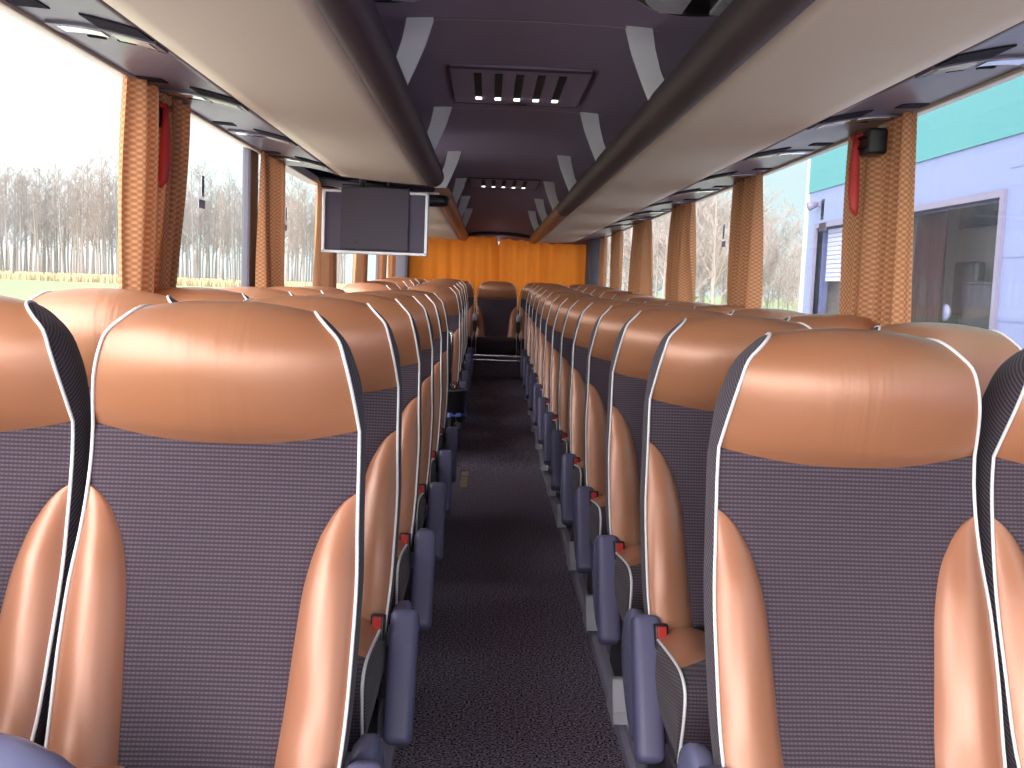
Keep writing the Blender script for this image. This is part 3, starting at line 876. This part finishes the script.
def tree_mesh(seed, H, spread, twiggy, first=.25):
    rnd = random.Random(seed); m = MB()
    def branch(p, d, ln, r, lvl):
        n = 4 if lvl < 2 else 2
        pts = [p]; rs = [r]; dd = d.copy()
        for k in range(n):
            dd = (dd + Vector((rnd.gauss(0, .13 if lvl else .035), rnd.gauss(0, .13 if lvl else .035), .06 + (.05 if lvl else 0)))).normalized()
            pts.append(pts[-1] + dd * (ln / n)); rs.append(max(.011, r * (1 - .75 * (k + 1) / n)))
        m.tube(pts, rs, 6 if lvl == 0 else 3, caps=False)
        if lvl >= 3: return
        cnt = [int(19 * twiggy), 9, 6][lvl]
        for c in range(cnt):
            f = (first + (1 - first) * (c + rnd.random()) / cnt) if lvl == 0 else .2 + .8 * (c + rnd.random()) / cnt
            f = min(f, .98); i = min(int(f * n), n - 1); q = pts[i].lerp(pts[i + 1], f * n - i)
            az = rnd.random() * 2 * pi; el = rnd.uniform(.35, .95)
            side = Vector((cos(az), sin(az), 0))
            nd = (dd * 0 + (pts[i + 1] - pts[i]).normalized() * sin(el) + side * cos(el) + Vector((0, 0, .25))).normalized()
            branch(q, nd, ln * [spread, .55, .5][lvl] * rnd.uniform(.6, 1.1) * (1.15 - .55 * f), max(.011, rs[i] * [.42, .5, .6][lvl]), lvl + 1)
    branch(Vector((0, 0, 0)), Vector((0, 0, 1)), H, H * .011, 0)
    return m.mesh('bare_tree')
TM = [tree_mesh(100 + k, H, sp, 1.0, fs) for k, (H, sp, fs) in enumerate([(17, .24, .35), (19, .22, .4), (16, .28, .3), (18, .25, .3), (20, .20, .45)])]
TS = [tree_mesh(200 + k, H, sp, 1.15, .12) for k, (H, sp) in enumerate([(11, .40), (9, .46), (12, .36)])]
rnd = random.Random(11)
def tree(me, x, y, sc, label, group, mt):
    o = bpy.data.objects.new('bare_tree', me); COL.objects.link(o)
    if not me.materials: me.materials.append(mt)
    o.location = (x, y, GZ); o.rotation_euler = (0, 0, rnd.random() * 6.28); o.scale = (sc, sc, sc * rnd.uniform(.92, 1.1))
    tag(o, label, 'tree', group)
for k in range(240):
    x = -112 + 86 * (k + rnd.random()) / 240
    y = 182 + .1 * (x + 90) + rnd.random() ** 1.3 * 42
    tree(TM[k % 5], x * y / 185, y, rnd.uniform(.85, 1.1), 'tall slender leafless tree in the hazy wood beyond the field', 'bare trees beyond the field', M['bark'])
for k in range(46):
    f = (k + rnd.random()) / 46
    y = 62 + rnd.random() * 34
    x = y * (.105 + .225 * f) + .2
    tree(TS[k % 3], x, y, rnd.uniform(.75, 1.0) * (1.0 - .95 * max(0, f - .5)), 'bushy leafless tree in the thicket past the end of the teal building', 'bare trees past the building', M['bark2'])

# the building alongside
M['teal'] = mat('teal_cladding', (.055, .215, .235), .5)
M['paleblue'] = mat('pale_blue_cladding', (.165, .195, .36), .5)
M['bframe'] = mat('grey_window_frame', (.17, .15, .23), .4)
M['room'] = mat('olive_room_wall', (.36, .32, .26), .9); M['roomtop'] = mat('navy_band', (.03, .025, .05), .8)
M['bdesk'] = mat('dark_desk', (.03, .022, .03), .6); M['lampgrey'] = mat('grey_lamp', (.42, .45, .60), .5)
M['white'] = mat('white_blind', (.75, .78, .85), .6)
BX = 6.0
bd = thing('building', 'long teal and pale blue clad building with dark windows', 'building', (BX, 10, GZ))
def B(m): # local
    return m
m = MB(); y0, y1 = -22, 9.62; zt = 3.175 - GZ
W = [(2.10, 5.55, 1.55, 3.47), (6.62, 8.95, 1.55, 3.47)]
# lower wall with openings
ysl = [y0] + [v for w in W for v in w[:2]] + [y1]
for k in range(0, len(ysl), 2): m.box(0, .25, ysl[k], ysl[k + 1], 0, zt)
for w in W: m.box(0, .25, w[0], w[1], 0, w[2]); m.box(0, .25, w[0], w[1], w[3], zt)
m.box(0.25, 8, y1 - .25, y1, 0, zt)
m.build('lower_cladding', M['paleblue'], bd)
m = MB(); m.box(-.03, 8, y0, y1 + .02, zt, zt + 6); m.build('upper_cladding', M['teal'], bd)
m = MB()
for z in (.45, 1.05, 2.0, 2.75, 3.80):
    for k in range(0, len(ysl), 2):
        m.box(-.006, .0, ysl[k] + (.1 if k else 0), ysl[k + 1] - (.1 if k < len(ysl) - 2 else 0), z - .005, z + .005)
m.build('panel_joint', mat('cladding_joint', (.13, .155, .29), .5), bd)
m = MB(); m.box(-.05, .03, y1 - .06, y1 + .05, 0, zt + 6); m.build('corner_trim', M['silver'], bd)
for n, (a, b, c, d) in enumerate(W):
    m = MB(); m.box(-.05, .10, a - .09, a, c - .09, d + .09); m.box(-.05, .10, b, b + .09, c - .09, d + .09); m.box(-.05, .10, a, b, d, d + .09); m.box(-.05, .10, a, b, c - .09, c)
    f = m.build('window_frame', M['bframe'], bd)
    m = MB(); m.box(.02, .03, a, b, c, d); m.build('pane', M['bglass'], f)
    m = MB()
    m.box(.26, 1.2, a - .2, a - .15, c - .4, d + .3); m.box(.26, 1.2, b + .15, b + .2, c - .4, d + .3); m.box(1.2, 1.25, a - .2, b + .2, c - .4, 3.34)
    m.box(.26, 1.2, a - .2, b + .2, c - .4, c - .35)
    m.build('room', M['room'], f)
    m = MB(); m.box(1.15, 1.25, a - .2, b + .2, 3.34, d + .3); m.box(.26, 1.2, a - .2, b + .2, d + .25, d + .3)
    m.build('ceiling_band', M['roomtop'], f)
# inside the windows: drape, chair, desk, round lamp, white blind
me = curtain_mesh('drape', 1, 1.0, 1.0, -.9, .95, 7, .05, 77)
o = link('brown_drape', me, cloth('brown_drape_cloth', (.07, .033, .03), .15, False), None, (BX + .40, 14.93, 1.55)); tag(o, 'brown drape behind the large dark window of the teal building', 'curtain')
ch = thing('office_chair', 'dark high backed chair behind the large building window', 'chair', (BX + .9, 14.72, .55))
me = rbox(-.08, .08, -.36, .36, .45, 1.25, .10, 4); link('backrest', me, M['black'], ch)
me = rbox(-.25, .25, -.32, .32, .32, .45, .05, 3); link('seat', me, M['black'], ch)
m = MB(); m.tube([(0, 0, .05), (0, 0, .45)], .04, 8)
for k in range(5): m.tube([(0, 0, .06), (.25 * cos(k * 1.257), .3 * sin(k * 1.257), .03)], .025, 6)
m.build('base', M['black'], ch)
dk = thing('desk', 'dark panelled desk in front of the chair behind the building window', 'desk', (BX + .85, 13.3, .20))
me = rbox(-.28, .28, -.95, .95, 1.26, 1.30, .015, 2); link('top', me, M['bdesk'], dk)
me = rbox(-.25, .25, -.90, .90, .02, 1.26, .01, 1); link('body', me, M['bdesk'], dk)
lp = thing('round_lamp', 'pale round lamp head standing behind the large building window', 'lamp', (BX + .5, 14.47, .25))
m = MB(); n = 20
m.grid([[(-.05 + zz, rr * 1.25 * cos(2 * pi * k / n), .80 + rr * sin(2 * pi * k / n)) for k in range(n)] for rr, zz in ((.001, 0), (.10, .01), (.125, .035), (.09, .07), (.001, .08))], close=True); m.build('shade', M['lampgrey'], lp, sm=True)
m = MB(); m.tube([(0, 0, 0), (0, 0, .70)], .015, 8); m.tube([(0, 0, 0), (0, 0, .015)], .1, 14); m.build('stand', M['black'], lp)
m = MB()
for k in range(12): m.box(-.01, .01, -.55, .55, -.08 * k - .07, -.08 * k)
o = m.build('window_blind', M['white'], None, (BX + .16, 18.25, 2.45)); tag(o, 'white slatted blind in the far window of the teal building', 'blind')
# small lamps on the facade
for n, y in enumerate((15.45, 18.9)):
    r = thing('wall_lamp', ['small grey lamp on the building facade beside the red hammer', 'small grey lamp near the far corner of the building facade'][n], 'lamp', (BX, y, 2.92), 0, 'facade lamps')
    m = MB(); m.box(-.05, 0, -.05, .05, -.05, .05); m.build('mount', M['bframe'], r, bevel=.01)
    m = MB(); m.tube([(-.05, 0, 0), (-.14, .02, -.03), (-.22, .03, -.06)], [.04, .07, .09], 12); m.build('lamp_head', M['bframe'], r, sm=True)

# ------------------------------------------------------------------ camera
cam = bpy.data.cameras.new('camera'); co = bpy.data.objects.new('camera', cam); COL.objects.link(co)
f, yaw, pitch, roll = 1013.6, .0267, -.0968, .0383
fw = Vector((sin(yaw) * cos(pitch), cos(yaw) * cos(pitch), sin(pitch))); rt = Vector((cos(yaw), -sin(yaw), 0)); up = rt.cross(fw)
r_ = rt * cos(roll) + up * sin(roll); u_ = up * cos(roll) - rt * sin(roll)
co.matrix_world = Matrix(((r_.x, u_.x, -fw.x, -.0966), (r_.y, u_.y, -fw.y, 0), (r_.z, u_.z, -fw.z, 1.2), (0, 0, 0, 1)))
cam.sensor_fit = 'HORIZONTAL'; cam.sensor_width = 36; cam.lens = 36 * f / 1024
cam.clip_start = .05; cam.clip_end = 1500
SC.camera = co

# ------------------------------------------------------------------ light: the sky only, bright towards the sun ahead of the coach
w = bpy.data.worlds.new('sky'); SC.world = w; w.use_nodes = True
nt = w.node_tree; N = nt.nodes; L = nt.links; bg = N['Background']
tc = N.new('ShaderNodeTexCoord')
def dot(v):
    n = N.new('ShaderNodeVectorMath'); n.operation = 'DOT_PRODUCT'; L.new(tc.outputs['Generated'], n.inputs[0])
    vv = Vector(v).normalized(); n.inputs[1].default_value = vv; return n.outputs['Value']
ds = dot((-.55, -.80, .25))
rmp = N.new('ShaderNodeValToRGB'); rmp.color_ramp.interpolation = 'LINEAR'
el = rmp.color_ramp.elements
el[0].position = 0; el[0].color = (.62, .78, .82, 1)
el[1].position = 1; el[1].color = (9.5, 9.2, 9.0, 1)
for p_, c_ in ((.10, (.66, .84, .87)), (.18, (.76, .93, .95)), (.27, (1.05, 1.08, 1.1)), (.55, (1.25, 1.3, 1.35)), (.78, (3.0, 3.0, 3.0))):
    e = el.new(p_); e.color = (*c_, 1)
L.new(math_node(nt, 'ADD', math_node(nt, 'MULTIPLY', ds, .5), .5), rmp.inputs[0])
L.new(rmp.outputs[0], bg.inputs[0]); bg.inputs[1].default_value = 1.0

SC.view_settings.view_transform = 'Standard'; SC.view_settings.look = 'None'
SC.view_settings.gamma = 1.0; SC.view_settings.use_curve_mapping = False
SC.view_settings.exposure = 0.35
SC.cycles.use_denoising = True
SC.cycles.max_bounces = 8; SC.cycles.diffuse_bounces = 5; SC.cycles.glossy_bounces = 4; SC.cycles.transparent_max_bounces = 12
SC.cycles.sample_clamp_indirect = 6.0
